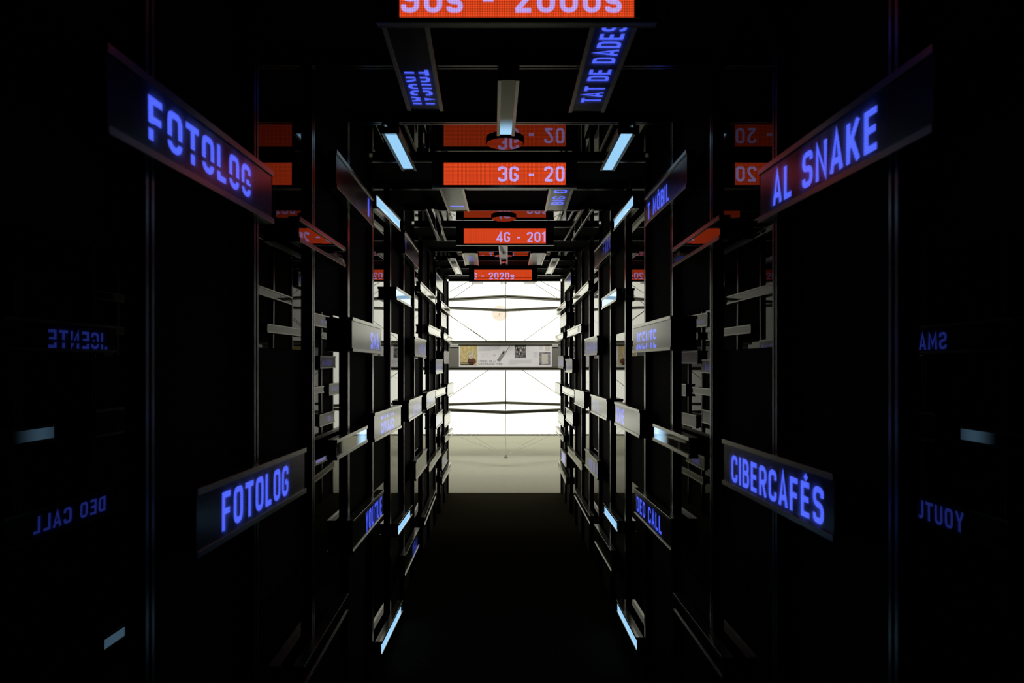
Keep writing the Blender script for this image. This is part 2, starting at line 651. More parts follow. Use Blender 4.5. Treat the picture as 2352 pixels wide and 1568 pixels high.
def make_sign(name, c, u, v, n, L, H, kind, label, cat, group, text=None, lit=None, depth=DEPTH, screen=None):
    root = empty(name)
    root.matrix_world = Matrix(((u[0], v[0], n[0], c[0]), (u[1], v[1], n[1], c[1]), (u[2], v[2], n[2], c[2]), (0, 0, 0, 1)))
    tag(root, label, cat, group)
    h, hl = H / 2, L / 2
    rail = 0.016 if kind != 'box' else 0.015
    back = -depth
    bm = bmesh.new()
    fr = -0.0145 if kind == 'led' else -0.016
    bx(bm, -hl, hl, -h + 0.002, h - 0.002, back, fr)
    bx(bm, -hl, -hl + 0.004, -h + rail, h - rail, fr, -0.002)
    bx(bm, hl - 0.004, hl, -h + rail, h - rail, fr, -0.002)
    obj('housing', bm, M_BLACK, root)
    for s in (1, -1):
        bm = bmesh.new()
        a, b = sorted((s * h, s * (h - rail)))
        bx(bm, -hl - 0.002, hl + 0.002, a, b, -0.0155, 0.003)
        obj('rail', bm, M_ALU, root, 0.0006)
        a, b = sorted((s * h, s * (h - 0.0015)))
        bm = bmesh.new()
        bx(bm, -hl - 0.002, hl + 0.002, a, b, back, -0.0157)
        obj('cover_plate', bm, M_DARKALU, root)
    if kind == 'led':
        bm = bmesh.new()
        quad(bm, -hl + 0.004, hl - 0.004, -h + rail, h - rail, -0.0025)
        obj('frosted_pane', bm, M_FROST, root)
        for (s, u0, u1, vc, vh, gap) in (text or []):
            sh = behind_pane(Vector(c) + Vector(u) * (u0 + u1) / 2 + Vector(v) * vc, Vector(n))
            u0, u1, vc = u0 + sh.dot(Vector(u)), u1 + sh.dot(Vector(u)), vc + sh.dot(Vector(v))
            big = len(s) > 1 and (c[1] < 4.3 and vh > 0.08)      # letters that can be told apart are parts of their own
            for bml in lettering(s, u0, u1, vc, vh, -0.0130, gap, 0.030, None, big):
                obj('diode_letter' if big else 'diode_lettering', bml, M_VIOLET if s == '#' else (M_BLUE if big or c[1] < 4.9 else M_FAINT), root)
    elif kind == 'box':
        bm = bmesh.new()
        quad(bm, -hl + 0.004, hl - 0.004, -h + rail, h - rail, -0.0025)
        obj('glossy_pane', bm, lit_mat(L, *lit) if lit else M_GLOSS, root)
    else:                                        # red matrix display
        sw, sh = screen
        bm = bmesh.new()
        bx(bm, -hl, hl, -h + rail, h - rail, -0.0155, -0.004)
        obj('black_bezel', bm, M_BLACK, root)
        bm = bmesh.new()
        quad(bm, -sw / 2, sw / 2, -sh / 2, sh / 2, -0.0030)
        obj('red_screen', bm, M_RED, root)
        for (s, u0, u1, vc, vh, gap) in text:
            for bmt in lettering(s, u0, u1, vc, vh, -0.0024, gap, 0.028, sw / 2, True):
                obj('diode_letter', bmt, M_LILAC, root)
    return root


def side_sign(side, kind, near, far, label, texts=(), lit=None):
    """near / far = (x, top y, bottom y) of the two end edges in the photograph"""
    X = XL if side == 'left' else XR
    sx = -1 if side == 'left' else 1

    def dep(x):
        return X * F_PX / abs(x - VPX)
    dn, df = dep(near[0]), dep(far[0])
    zn = EYE + (VPY - (near[1] + near[2]) / 2) * dn / F_PX
    zf = EYE + (VPY - (far[1] + far[2]) / 2) * df / F_PX
    pn, pf = Vector((sx * X, dn, zn)), Vector((sx * X, df, zf))
    L = (pf - pn).length
    u = (pf - pn).normalized() if side == 'left' else (pn - pf).normalized()
    n = Vector((-sx, 0, 0))
    v = n.cross(u)
    tl = []
    for (s, xa, xb, vc, vh, gap) in texts:
        ua = [(dep(x) - (dn + df) / 2) * (1 if side == 'left' else -1) for x in (xa, xb)]
        tl.append((s, min(ua), max(ua), vc, vh, gap))
    H = H_LED if kind == 'led' else H_BOX
    if kind == 'led':
        return make_sign('led_sign', (pn + pf) / 2, u, v, n, L, H, 'led', label, 'sign', 'LED signs along the %s wall' % side, tl)
    return make_sign('light_box', (pn + pf) / 2, u, v, n, L, H, 'box', label, 'light box',
                     'narrow light boxes along the %s wall' % side, None, lit)


G1 = (0.28, 0.42)
LEFT = [
    ('led', (247, 100, 305), (627, 392, 515), 'large LED sign reading FOTOLOG with a dead row, upper left wall', [('FOTOLOG', 343, 578, 0.0, 0.088, (0.26, 0.38))], None),
    ('led', (772.8, 342.3, 431.3), (857, 455, 520), 'dark LED sign showing a thin I, upper left above the blue bar', [('I', 846, 849, 0.0, 0.095, None)], None),
    ('box', (687.6, 496.3, 554.8), (792.8, 568.6, 612.6), 'narrow glossy box mirroring red digits, left wall under FOTOLOG', (), None),
    ('box', (865.5, 446, 476), (919.5, 503.5, 531), 'pale blue glowing box highest on the left wall', (), (-0.1, 1.1, 0.02, 0.95)),
    ('led', (930, 530.3, 581.4), (962.2, 576, 618), 'dark reddish LED sign right of the highest blue box, left wall', [('I', 932.2, 933.8, 0.0, 0.08, None)], None),
    ('box', (910.5, 658, 688), (944.2, 680.5, 706), 'bluish white box on black housing, left wall level with 2020s display', (), (-0.1, 1.1, 0.02, 0.5)),
    ('box', (966, 645.7, 668.5), (1000.3, 680.3, 699.4), 'long white reflecting box sloping on the left wall, below reddish sign', (), None),
    ('led', (1001.9, 624.3, 657.5), (1017.8, 644.2, 674.8), 'topmost pale grey LED sign at the far end of left wall', [('II', 1002.8, 1004.0, 0.0, 0.09, None)], None),
    ('box', (1013.8, 690, 708.5), (1034, 709.5, 724), 'small white box poking past the left edge of the opening, upper', (), None),
    ('led', (1013.6, 716.6, 749.2), (1026, 725, 754.5), 'pale LED sign below the upper white box near the left opening edge', [('HH', 1016, 1020, -0.02, 0.04, None)], None),
    ('box', (984.7, 744.5, 765.6), (1012.3, 758, 776), 'white box with black housing, left wall above eye level, farther', (), None),
    ('box', (1019.9, 763.3, 779.1), (1039, 776.5, 789), 'small white box touching the display case top, far left wall', (), None),
    ('led', (809, 726, 808.5), (876.7, 750, 812.6), 'large grey LED sign showing SMA on the left wall', [('SMA', 852.5, 871.5, -0.012, 0.092, None)], None),
    ('led', (952.8, 771.9, 819), (979, 780.3, 821.2), 'grey LED sign at eye level, left wall, right of SMA', [('MEN', 962.5, 977.5, -0.01, 0.085, None)], None),
    ('led', (1001.2, 823.9, 859.5), (1017.2, 825, 856.8), 'pale violet tinted LED sign level with the display panel, left wall', [('MMM', 1003, 1015, -0.015, 0.085, None)], None),
    ('led', (1020, 804.4, 835.8), (1032, 806.3, 836), 'plain grey LED sign beside the steel end of the display, left', (), None),
    ('led', (860, 948, 1015.5), (921.8, 929.2, 981.8), 'grey LED sign reading EMOJIS with a dead row, left wall', [('EMOJIS', 876, 906.5, -0.004, 0.1, (0.66, 0.84))], None),
    ('led', (939.3, 918.5, 969), (969, 906.3, 950.3), 'pale grey LED sign with faint letters right of EMOJIS', [('HEHE', 950, 966, -0.02, 0.09, None)], None),
    ('led', (980.2, 901.3, 941.8), (1000.2, 893.7, 929.2), 'pale LED sign with faint dots, third right of EMOJIS, left wall', [('HH', 985, 995, -0.01, 0.06, None)], None),
    ('box', (1000.6, 895.2, 914.7), (1023.7, 887.9, 904), 'white glossy box under the display level, left wall far end', (), None),
    ('led', (1028.2, 881, 910.5), (1042, 877.5, 904), 'last pale LED sign over the left edge of the opening', [('HI', 1034, 1040, 0.0, 0.06, None)], None),
    ('led', (1002.2, 950.7, 985.6), (1017, 939.6, 969.6), 'pale LED sign with faint dots, left wall below the white box', [('HHI', 1004.5, 1012, -0.02, 0.08, None)], None),
    ('led', (1021.2, 953, 984.1), (1034.3, 943, 970.7), 'plain pale LED sign at left opening edge, below eye level', (), None),
    ('box', (1022, 1001.7, 1018), (1041, 981.5, 997), 'white box with dark smudge over left edge of opening, near baseboard', (), None),
    ('box', (773.2, 1009.8, 1057), (843.8, 977, 1015), 'big glossy box lit blue at its far end, left of EMOJIS', (), (0.72, 0.985, 0.12, 0.95)),
    ('led', (452, 1125, 1281), (701.8, 1027.5, 1131), 'LED sign reading FOTOLOG unbroken, lower left wall', [('FOTOLOG', 512, 664, -0.004, 0.098, None)], None),
    ('led', (810.9, 1198, 1270), (880.6, 1123.5, 1187.3), 'dark LED sign reading YOUTUE, lower left wall', [('YOUTUE', 841, 878, -0.004, 0.105, None)], None),
    ('led', (955.5, 1058.3, 1104.8), (980.7, 1030.4, 1069.2), 'blank olive grey LED sign, left wall below eye level', (), None),
    ('box', (985.9, 1065.6, 1086), (1013.6, 1027.7, 1042), 'steep grey box with bright lower rail, left wall beside blank sign', (), None),
    ('led', (1015.5, 1048.8, 1081), (1028.2, 1030.8, 1058.7), 'grey LED sign with violet letters, far left wall low', [('HOH', 1019, 1024, -0.01, 0.08, None)], None),
    ('box', (1016.1, 1096.7, 1112.4), (1036.4, 1061.8, 1073.4), 'lowest grey box at the left end of the pale floor', (), None),
    ('box', (914.9, 1204.4, 1230.8), (946.9, 1161, 1182.6), 'pale blue glowing box right of YOUTUE, lower left wall', (), (-0.1, 0.84, 0.03, 0.95)),
    ('box', (975, 1188, 1208.5), (1001.3, 1125, 1140.3), 'steep dark box with two bright rails, left wall near carpet end', (), None),
    ('led', (930.6, 1276.3, 1324.6), (962.9, 1211.6, 1255.3), 'steep dark LED sign with blue jumbled letters, low left wall', [('REAL', 948.5, 960, -0.01, 0.105, None)], None),
    ('box', (876.6, 1474, 1506), (924.6, 1380, 1405), 'pale blue glowing box lowest on the left wall', (), (-0.1, 0.93, 0.02, 0.95)),
    ('box', (698, 1532, 1582), (799, 1365.4, 1405), 'unlit dark box low on the left wall, nearest the floor', (), None),
]
RIGHT = [
    ('led', (2143, 100, 305), (1743, 390, 512), 'large LED sign reading AL SNAKE, upper right wall', [('AL SNAKE', 1773, 2012, -0.006, 0.092, None)], None),
    ('led', (1577, 342.3, 431.3), (1481, 453.5, 519), 'dark LED sign reading T MÒBIL, upper right wall', [('T MÒBIL', 1486.5, 1535, -0.016, 0.085, None)], None),
    ('box', (1653, 492.5, 549.5), (1545, 569.7, 614.7), 'narrow glossy box mirroring a red patch, right wall below AL SNAKE', (), None),
    ('box', (1454, 446, 476.5), (1409.6, 503.8, 530.3), 'pale blue glowing box highest on the right wall', (), (-0.1, 1.1, 0.02, 0.95)),
    ('led', (1403, 529.3, 579.9), (1365, 575, 616), 'dark brownish LED sign with tall blue letters, upper right wall', [('FARA', 1384.5, 1401, 0.006, 0.1, None)], None),
    ('box', (1415.5, 661.3, 690.8), (1382, 685.5, 711), 'bluish white box with a blue blot, right wall', (), (-0.1, 1.1, 0.02, 0.5)),
    ('box', (1351.5, 644.2, 665.7), (1315.8, 681.8, 700.2), 'long white box with a grey blot, sloping on the right wall', (), None),
    ('led', (1310.7, 622, 656), (1296, 641.9, 672.9), 'topmost pale grey LED sign at the far end of right wall', [('HH', 1302.5, 1309.5, 0.0, 0.07, None)], None),
    ('box', (1298.8, 689.5, 706.7), (1278.6, 709, 722.7), 'small white box poking past the right edge of the opening, upper', (), None),
    ('led', (1300, 715.5, 748), (1286.2, 726.2, 755.3), 'pale LED sign below the upper white box near right opening edge', [('II', 1289, 1293, -0.01, 0.05, None)], None),
    ('box', (1334.5, 743, 763.3), (1302.5, 757.6, 775.2), 'white box with black housing, right wall above eye level', (), None),
    ('box', (1292.7, 761.8, 778.4), (1275, 772.9, 784), 'small white box touching the display case top, far right wall', (), None),
    ('led', (1540.4, 723, 805.2), (1453, 747.8, 811.6), 'large grey LED sign showing LIGENTE with a dead row, right wall', [('.IGENTE', 1460, 1506, -0.014, 0.095, (0.30, 0.46))], None),
    ('led', (1371.3, 769.2, 816.2), (1342.2, 777.6, 817.8), 'grey LED sign with four tall blue letters, left of LIGENTE', [('MMMM', 1345.5, 1369.5, -0.012, 0.09, (0.20, 0.30))], None),
    ('led', (1314.1, 822.1, 857.9), (1298.6, 823.4, 854.9), 'grey LED sign with small letters, right wall level with display', [('MM', 1300.5, 1305.5, -0.02, 0.06, None)], None),
    ('led', (1293.7, 816.2, 846.5), (1281.4, 817.4, 844.9), 'bluish LED sign nearest the steel right end of the display', [('MMM', 1284, 1292, -0.008, 0.08, None)], None),
    ('led', (1469, 940.2, 1007.2), (1412, 921, 976.4), 'grey LED sign showing IONE, right wall below eye level', [('IONE', 1415.5, 1433, -0.002, 0.098, None)], None),
    ('led', (1393.3, 915.5, 966.4), (1357.2, 904.8, 947.6), 'pale grey LED sign with faint blue letters left of IONE', [('TITIL', 1361.5, 1375.5, -0.006, 0.085, None)], None),
    ('led', (1341.2, 898.6, 939.2), (1319, 892.1, 927.7), 'blank pale grey LED sign, right wall, second left of IONE', (), None),
    ('box', (1318.2, 895.4, 914), (1290.9, 885.6, 901.7), 'white glossy box beside the blank sign, right wall', (), None),
    ('led', (1286.5, 880.3, 909.4), (1274.9, 876.5, 903), 'last pale LED sign over the right edge of the opening', [('HH', 1277, 1284, 0.0, 0.06, None)], None),
    ('led', (1315.2, 944.6, 979.2), (1299, 933.1, 964.5), 'blank pale LED sign below the white glossy box, right wall', (), None),
    ('led', (1294.3, 951.5, 982), (1282.2, 941.9, 969.5), 'pale LED sign with faint tint at right opening edge', [('I', 1285, 1287.5, -0.006, 0.07, None)], None),
    ('box', (1293.8, 1000.2, 1015), (1276.5, 979.1, 991.5), 'white box with dark smudge over right edge of opening', (), None),
    ('box', (1583, 1004.5, 1053.3), (1500.7, 973.2, 1010.4), 'big glossy box lit blue at its far end, below LIGENTE', (), (0.0, 0.30, 0.16, 0.95)),
    ('led', (1915, 1088, 1245), (1660, 1006, 1112), 'LED sign reading CIBERCAFÉS, lower right wall', [('CIBERCAFÉS', 1678.5, 1890, -0.01, 0.092, None)], None),
    ('led', (1541, 1191.5, 1269.1), (1456.5, 1119.2, 1181), 'dark LED sign reading DEO CALL, lower right wall', [('DEO CALL', 1461.5, 1518, 0.0, 0.085, None)], None),
    ('led', (1372.5, 1057.6, 1103.2), (1343.8, 1029.3, 1069.8), 'olive grey LED sign with slanting blue letters, right wall', [('HEH I', 1352, 1371, -0.01, 0.09, None)], None),
    ('box', (1336.2, 1061.4, 1082.2), (1304, 1024.3, 1041), 'steep grey box with bright lower rail, right wall', (), None),
    ('led', (1300.6, 1043.4, 1074.8), (1288.2, 1027.3, 1058), 'LED sign with a solid violet block, far right wall low', [('#', 1289.3, 1297, 0.0, 0.115, None)], None),
    ('box', (1299.8, 1095.2, 1112.8), (1282.2, 1058.7, 1070.7), 'lowest grey box at the right end of the pale floor', (), None),
    ('box', (1418, 1197.5, 1223.5), (1386, 1155.6, 1177.6), 'pale blue glowing box left of DEO CALL, lower right wall', (), (0.06, 0.94, 0.03, 0.95)),
    ('box', (1355, 1185.2, 1206), (1319, 1123.1, 1138.8), 'steep dark box with two bright rails, right wall near carpet end', (), None),
    ('led', (1403.9, 1266, 1314), (1365.3, 1204, 1246.5), 'steep unlit LED sign, low on the right wall', (), None),
    ('box', (1462.4, 1464, 1497), (1417, 1378.5, 1405), 'pale blue glowing box lowest on the right wall', (), (-0.1, 1.1, 0.02, 0.95)),
    ('box', (1660, 1511, 1562), (1547.6, 1363.3, 1402.6), 'unlit dark box low on the right wall, nearest the floor', (), None),
]
for row in LEFT:
    side_sign('left', *row)
for row in RIGHT:
    side_sign('right', *row)

# ceiling signs: d near, d far, x centre near, x centre far (metres from the camera), reading direction
CZ = EYE + 1.130
CD = BEAM_Z - CZ - 0.0005


def ceiling_sign(kind, dn, df, xn, xf, toward, label, texts=(), lit=None):
    pn, pf = Vector((xn, dn, CZ)), Vector((xf, df, CZ))
    u = (pf - pn).normalized() if not toward else (pn - pf).normalized()
    n = Vector((0, 0, -1))
    v = n.cross(u)
    L = (pf - pn).length
    mid = (dn + df) / 2
    tl = []
    for (s, da, db, vc, vh, gap) in texts:
        ua = [(q - mid) * (-1 if toward else 1) for q in (da, db)]
        tl.append((s, min(ua), max(ua), vc, vh, gap))
    if kind == 'led':
        make_sign('led_sign', (pn + pf) / 2, u, v, n, L, H_LED, 'led', label, 'sign', 'LED signs under the ceiling', tl, None, CD)
    else:
        make_sign('light_box', (pn + pf) / 2, u, v, n, L, H_BOX, 'box', label, 'light box', 'narrow light boxes under the ceiling', None, lit, CD)


ceiling_sign('led', 2.22, 3.03, -0.320, -0.338, False, 'grey ceiling LED sign with split letters TRUCAI, nearest on left', [('TRUCAI', 2.62, 2.965, 0.0, 0.095, (0.40, 0.58))])
ceiling_sign('led', 2.22, 3.05, 0.376, 0.379, True, 'ceiling LED sign reading TAT DE DADES, nearest on right', [('TAT DE DADES', 2.27, 2.945, -0.004, 0.085, None)])
ceiling_sign('box', 2.71, 3.36, 0.028, 0.020, False, 'central ceiling box glowing pale blue at its far end', (), (0.80, 1.1, 0.16, 0.95))
ceiling_sign('box', 3.33, 3.97, -0.542, -0.536, False, 'pale blue glowing ceiling box left of the 3G display', (), (0.03, 0.95, 0.03, 0.95))
ceiling_sign('box', 3.34, 3.97, 0.612, 0.612, False, 'pale blue glowing ceiling box right of the 3G display', (), (-0.1, 1.1, 0.02, 0.95))
ceiling_sign('led', 4.25, 5.01, -0.322, -0.315, False, 'pale grey ceiling LED sign behind the 3G display, left', [('I', 4.86, 4.89, 0.0, 0.1, None)])
ceiling_sign('led', 4.25, 5.01, 0.382, 0.395, True, 'ceiling LED sign reading BIG DA behind the 3G display, right', [('BIG DA', 4.30, 4.82, 0.0, 0.085, None)])
ceiling_sign('box', 4.95, 6.21, -0.515, -0.542, False, 'long unlit ceiling box left of the 4G display', ())
ceiling_sign('box', 4.95, 6.21, 0.630, 0.605, False, 'long unlit ceiling box right of the 4G display', ())
ceiling_sign('box', 6.49, 7.65, 0.015, 0.025, False, 'unlit central ceiling box below the 4G display', ())
ceiling_sign('led', 6.90, 7.74, -0.322, -0.336, False, 'far pale ceiling LED sign with a blue patch, left', [('HHH', 7.1, 7.45, 0.0, 0.07, None)])
ceiling_sign('led', 6.90, 7.73, 0.375, 0.376, True, 'far blank pale ceiling LED sign, right')
ceiling_sign('box', 7.23, 8.50, -0.53, -0.53, False, 'unlit ceiling box left of the 2020s display', ())
ceiling_sign('box', 7.23, 8.47, 0.576, 0.585, False, 'unlit ceiling box right of the 2020s display', ())
ceiling_sign('led', 8.80, 9.52, -0.335, -0.335, False, 'last ceiling LED sign over the opening, left of the middle')
ceiling_sign('box', 8.80, 9.52, 0.030, 0.030, False, 'last central ceiling box over the opening')
ceiling_sign('led', 8.80, 9.52, 0.385, 0.385, True, 'last ceiling LED sign over the opening, right of the middle')


# red matrix displays hanging under the beams
def red_display(d, xc_px, label, s, xa, xb, vc, vh=0.088, gap=None, dead=None):
    X = (xc_px - VPX) * d / F_PX
    zc = EYE + 1.0815
    a, b = [(x - xc_px) * d / F_PX for x in (xa, xb)]
    r = make_sign('led_display', (X, d, zc), (1, 0, 0), (0, 0, 1), (0, -1, 0), 0.82, 0.158, 'red', label, 'display',
              'red displays across the corridor', [(s, a, b, vc, vh, gap)], None, 0.028, (0.689, 0.126))
    if dead is not None:
        bm = bmesh.new()
        quad(bm, -0.344, 0.344, dead - 0.0045, dead + 0.0045, -0.0020)
        obj('dead_row', bm, M_BLACK, r)


red_display(FD[1] - 0.047, 1187, 'red display reading 90s - 2000s, cut by the top of the picture', '90s - 2000s', 921, 1428, -0.002, 0.090)
red_display(FD[4] - 0.047, 1159, 'red display reading 3G - 20', '3G - 20', 1144, 1297, 0.0, 0.086)
red_display(FD[7] - 0.047, 1159.5, 'red display reading 4G - 201', '4G - 2010', 1139, 1270, -0.008, 0.082)
red_display(FD[11] - 0.047, 1155.5, 'red display reading G - 2020s over the opening', 'G - 2020s', 1085, 1181, -0.010, 0.079, (0.11, 0.24), -0.0355)

# round pucks on the mirrored ceiling bays
for i, lab in ((3, 'black round ceiling puck in front of the 3G display'), (6, 'black round ceiling puck in front of the 4G display'),
               (9, 'black round ceiling puck in front of the 2020s display')):
    d = FD[i] + STEP / 2 + 0.02
    r = empty('ceiling_speaker', (0.018, d, CEIL_Z))
    tag(r, lab, 'speaker', 'round pucks under the ceiling')
    bm = bmesh.new()
    cyl(bm, (0, 0, -0.016), (0, 0, -0.0003), 0.101, 40)
    obj('housing', bm, M_BLACK, r)
    bm = bmesh.new()
    cyl(bm, (0, 0, -0.0185), (0, 0, -0.0163), 0.096, 40)
    obj('glass_cover', bm, M_PUCK, r)

# ------------------------------------------------------------------ the bright room beyond
M_LUM = mat('backlit_map_fabric', (0.8, 0.8, 0.75), 0.9)
n, l, b = nodes_of(M_LUM)
tc = n.new('ShaderNodeTexCoord')
sp = n.new('ShaderNodeSeparateXYZ')
l.new(tc.outputs['Object'], sp.inputs[0])
hz = n.new('ShaderNodeTexNoise')                 # slight unevenness of the cloth
hz.inputs['Scale'].default_value = 0.5
l.new(tc.outputs['Object'], hz.inputs['Vector'])
mx = n.new('ShaderNodeMix')
mx.data_type = 'RGBA'
mx.inputs['A'].default_value = (0.97, 0.97, 0.81, 1)
mx.inputs['B'].default_value = (1.0, 1.0, 0.86, 1)
l.new(hz.outputs['Fac'], mx.inputs['Factor'])
l.new(mx.outputs['Result'], b.inputs['Emission Color'])
b.inputs['Emission Strength'].default_value = 1.38
b.inputs['Base Color'].default_value = (0.2, 0.2, 0.18, 1)

wl = box_obj('wall_back', (-7, 7, WALL_D, WALL_D + 0.1, 0.035, 5.0), M_LUM)
tag(wl, 'luminous white map wall at the end of the bright room', kind='structure')
tag(box_obj('baseboard_back', (-7, 7, WALL_D - 0.02, WALL_D + 0.1, 0.0, 0.035), M_BASE), 'dark strip under the luminous wall', kind='structure')
tag(box_obj('wall_side', (-7.1, -7, END, WALL_D + 0.1, 0, 5.0), M_RWALL), 'left wall of the bright room', kind='structure')
tag(box_obj('wall_side', (7, 7.1, END, WALL_D + 0.1, 0, 5.0), M_RWALL), 'right wall of the bright room', kind='structure')
tag(box_obj('ceiling', (-7, 7, END, WALL_D + 0.1, 5.0, 5.1), M_RWALL), 'ceiling of the bright room', kind='structure')


def at(x, y, d):
    return Vector(((x - VPX) * d / F_PX, d, EYE + (VPY - y) * d / F_PX))


# prints on the luminous wall
M_PEACH = mat('backlit_peach_print', (0.03, 0.03, 0.03), 0.9, emis=(1.0, 0.86, 0.70), estr=0.96)
M_ORANGE = mat('backlit_orange_print', (0.03, 0.03, 0.03), 0.9, emis=(0.90, 0.58, 0.33), estr=0.93)
c = at(1148, 719, WALL_D - 0.004)
bm = bmesh.new()
cyl(bm, c, c + Vector((0, 0.003, 0)), 0.20, 40)
obj('map_circle', bm, M_PEACH, wl)
M_SPECK = mat('backlit_grey_print', (0.03, 0.03, 0.03), 0.9, emis=(0.46, 0.46, 0.42), estr=0.9)
M_TAN = mat('backlit_tan_print', (0.03, 0.03, 0.03), 0.9, emis=(0.72, 0.58, 0.26), estr=0.9)
M_REDP = mat('backlit_red_print', (0.03, 0.03, 0.03), 0.9, emis=(1.0, 0.16, 0.03), estr=0.9)
M_LINE = mat('backlit_pale_line_print', (0.03, 0.03, 0.03), 0.9, emis=(0.78, 0.76, 0.64), estr=0.95)
rs = random.Random(8)


def specks(name, clusters, m, y_):
    bm = bmesh.new()
    for (x0, y0, x1, y1, jit, cnt, sz) in clusters:
        for i in range(cnt):
            t = rs.random()
            p = at(x0 + (x1 - x0) * t + rs.gauss(0, jit), y0 + (y1 - y0) * t + rs.gauss(0, jit), WALL_D - y_)
            a, h_, w_ = rs.uniform(-0.6, 0.9), sz * 0.85 * rs.uniform(0.5, 1.1), sz * 0.85 * rs.uniform(0.8, 1.8)
            ca, sa = math.cos(a), math.sin(a)
            bm.faces.new([bm.verts.new((p.x + ca * dx - sa * dz, p.y, p.z + sa * dx + ca * dz)) for dx, dz in ((-w_, -h_), (w_, -h_), (w_, h_), (-w_, h_))])
    tag(obj(name, bm, m, wl), kind='stuff')


specks('map_specks', [(1160, 667, 1185, 648, 1.5, 26, 0.006), (1131, 672, 1146, 669, 3, 16, 0.006), (1128, 690, 1160, 690, 3, 16, 0.006),
                      (1134, 700, 1152, 690, 1.5, 12, 0.006), (1160, 674, 1212, 674, 4, 34, 0.006), (1096, 661, 1116, 658, 2, 5, 0.005),
                      (1164, 707, 1194, 718, 2, 18, 0.006), (1172, 722, 1216, 728, 3, 30, 0.006), (1176, 737, 1206, 741, 2, 16, 0.005),
                      (1223, 725, 1232, 735, 3, 12, 0.006), (1105, 748, 1117, 747, 1, 9, 0.006), (1073, 721, 1090, 728, 1, 7, 0.006),
                      (1224, 745, 1234, 752, 2, 7, 0.006), (1260, 745, 1276, 757, 2, 12, 0.006), (1087, 776, 1094, 781, 2, 6, 0.006),
                      (1050, 878, 1057, 860, 1, 9, 0.005), (1180, 900, 1230, 885, 5, 6, 0.006), (1240, 895, 1270, 860, 4, 7, 0.005)], M_SPECK, 0.006)
specks('map_tan_specks', [(1132, 730, 1160, 722, 2, 22, 0.007), (1146, 721, 1158, 720, 1, 9, 0.007), (1140, 708, 1160, 712, 2, 5, 0.006)], M_TAN, 0.007)
c = at(1147, 720.5, WALL_D - 0.008)
bm = bmesh.new()
cyl(bm, c, c + Vector((0, 0.001, 0)), 0.014, 12)
obj('map_marker', bm, M_REDP, wl)
for (x0, y0, x1, y1) in ((1012, 790, 1160, 690), (1075, 784, 1165, 718), (1160, 688, 1290, 788), (1160, 715, 1262, 786), (1115, 647, 1160, 708),
                         (1138, 650, 1170, 690), (1170, 690, 1202, 652), (1160, 708, 1186, 672), (1034, 742, 1056, 782), (1278, 760, 1260, 790),
                         (1040, 852, 1160, 938), (1072, 852, 1160, 916), (1290, 850, 1164, 916), (1254, 850, 1166, 938), (1060, 850, 1046, 880),
                         (1012, 944, 1098, 1003), (1012, 966, 1070, 1003), (1310, 936, 1225, 1003), (1310, 960, 1250, 1003), (1262, 850, 1290, 890)):
    p, q = at(x0, y0, WALL_D - 0.0035), at(x1, y1, WALL_D - 0.0035)
    nn = Vector((-(q - p).z, 0, (q - p).x)).normalized() * 0.0042
    bm = bmesh.new()
    bm.faces.new([bm.verts.new(v_) for v_ in (p - nn, q - nn, q + nn, p + nn)])
    obj('map_line', bm, M_LINE, wl)
bm = lettering('BARCELONA', 0, 1, 0, 1, 0, None, 0.0)[0]
p, q = at(1120.5, 786, WALL_D - 0.006), at(1174, 777, WALL_D - 0.006)
for v in bm.verts:
    v.co = Vector((p.x + v.co.x * (q.x - p.x), WALL_D - 0.006, p.z + (v.co.y + 0.5) * (q.z - p.z)))
obj('map_lettering', bm, M_ORANGE, wl)

# cable tower: two diamond rings of grey bars, stay cables, floor anchor
TX, TN, TF, TW = 0.065, 11.7, 14.7, 2.5
TM = (TN + TF) / 2
tower = empty('cable_tower', (TX, TM, 0))
tag(tower, 'grey frame of diamond rings and stay cables before the luminous wall', 'frame')
for z in (EYE + 1.174, EYE - 0.81):
    pts = [Vector((0, TN - TM, z)), Vector((TW, 0, z)), Vector((0, TF - TM, z)), Vector((-TW, 0, z))]
    for k in range(4):
        a, bb = pts[k], pts[(k + 1) % 4]
        dirv = (bb - a).normalized()
        nv = Vector((0, 0, 1)).cross(dirv)
        bm = bmesh.new()
        for (o0, o1, h0, h1) in ((-0.022, 0.022, -0.026, 0.026), (-0.036, 0.036, 0.010, 0.027), (-0.036, 0.036, -0.027, -0.010)):
            vs_ = []
            for P in (a, bb):
                for (oo, hh) in ((o0, h0), (o1, h0), (o1, h1), (o0, h1)):
                    vs_.append(bm.verts.new(P + nv * oo + Vector((0, 0, hh))))
            for f in ((0, 1, 2, 3), (7, 6, 5, 4), (0, 4, 5, 1), (1, 5, 6, 2), (2, 6, 7, 3), (3, 7, 4, 0)):
                bm.faces.new([vs_[i] for i in f])
        obj('ring_bar', bm, M_GREYBAR, tower)


def cable(p, q, r, m):
    bm = bmesh.new()
    o = Vector((TX, TM, 0))
    cyl(bm, Vector(p) - o, Vector(q) - o, r, 6)
    obj('stay_cable', bm, m, tower)


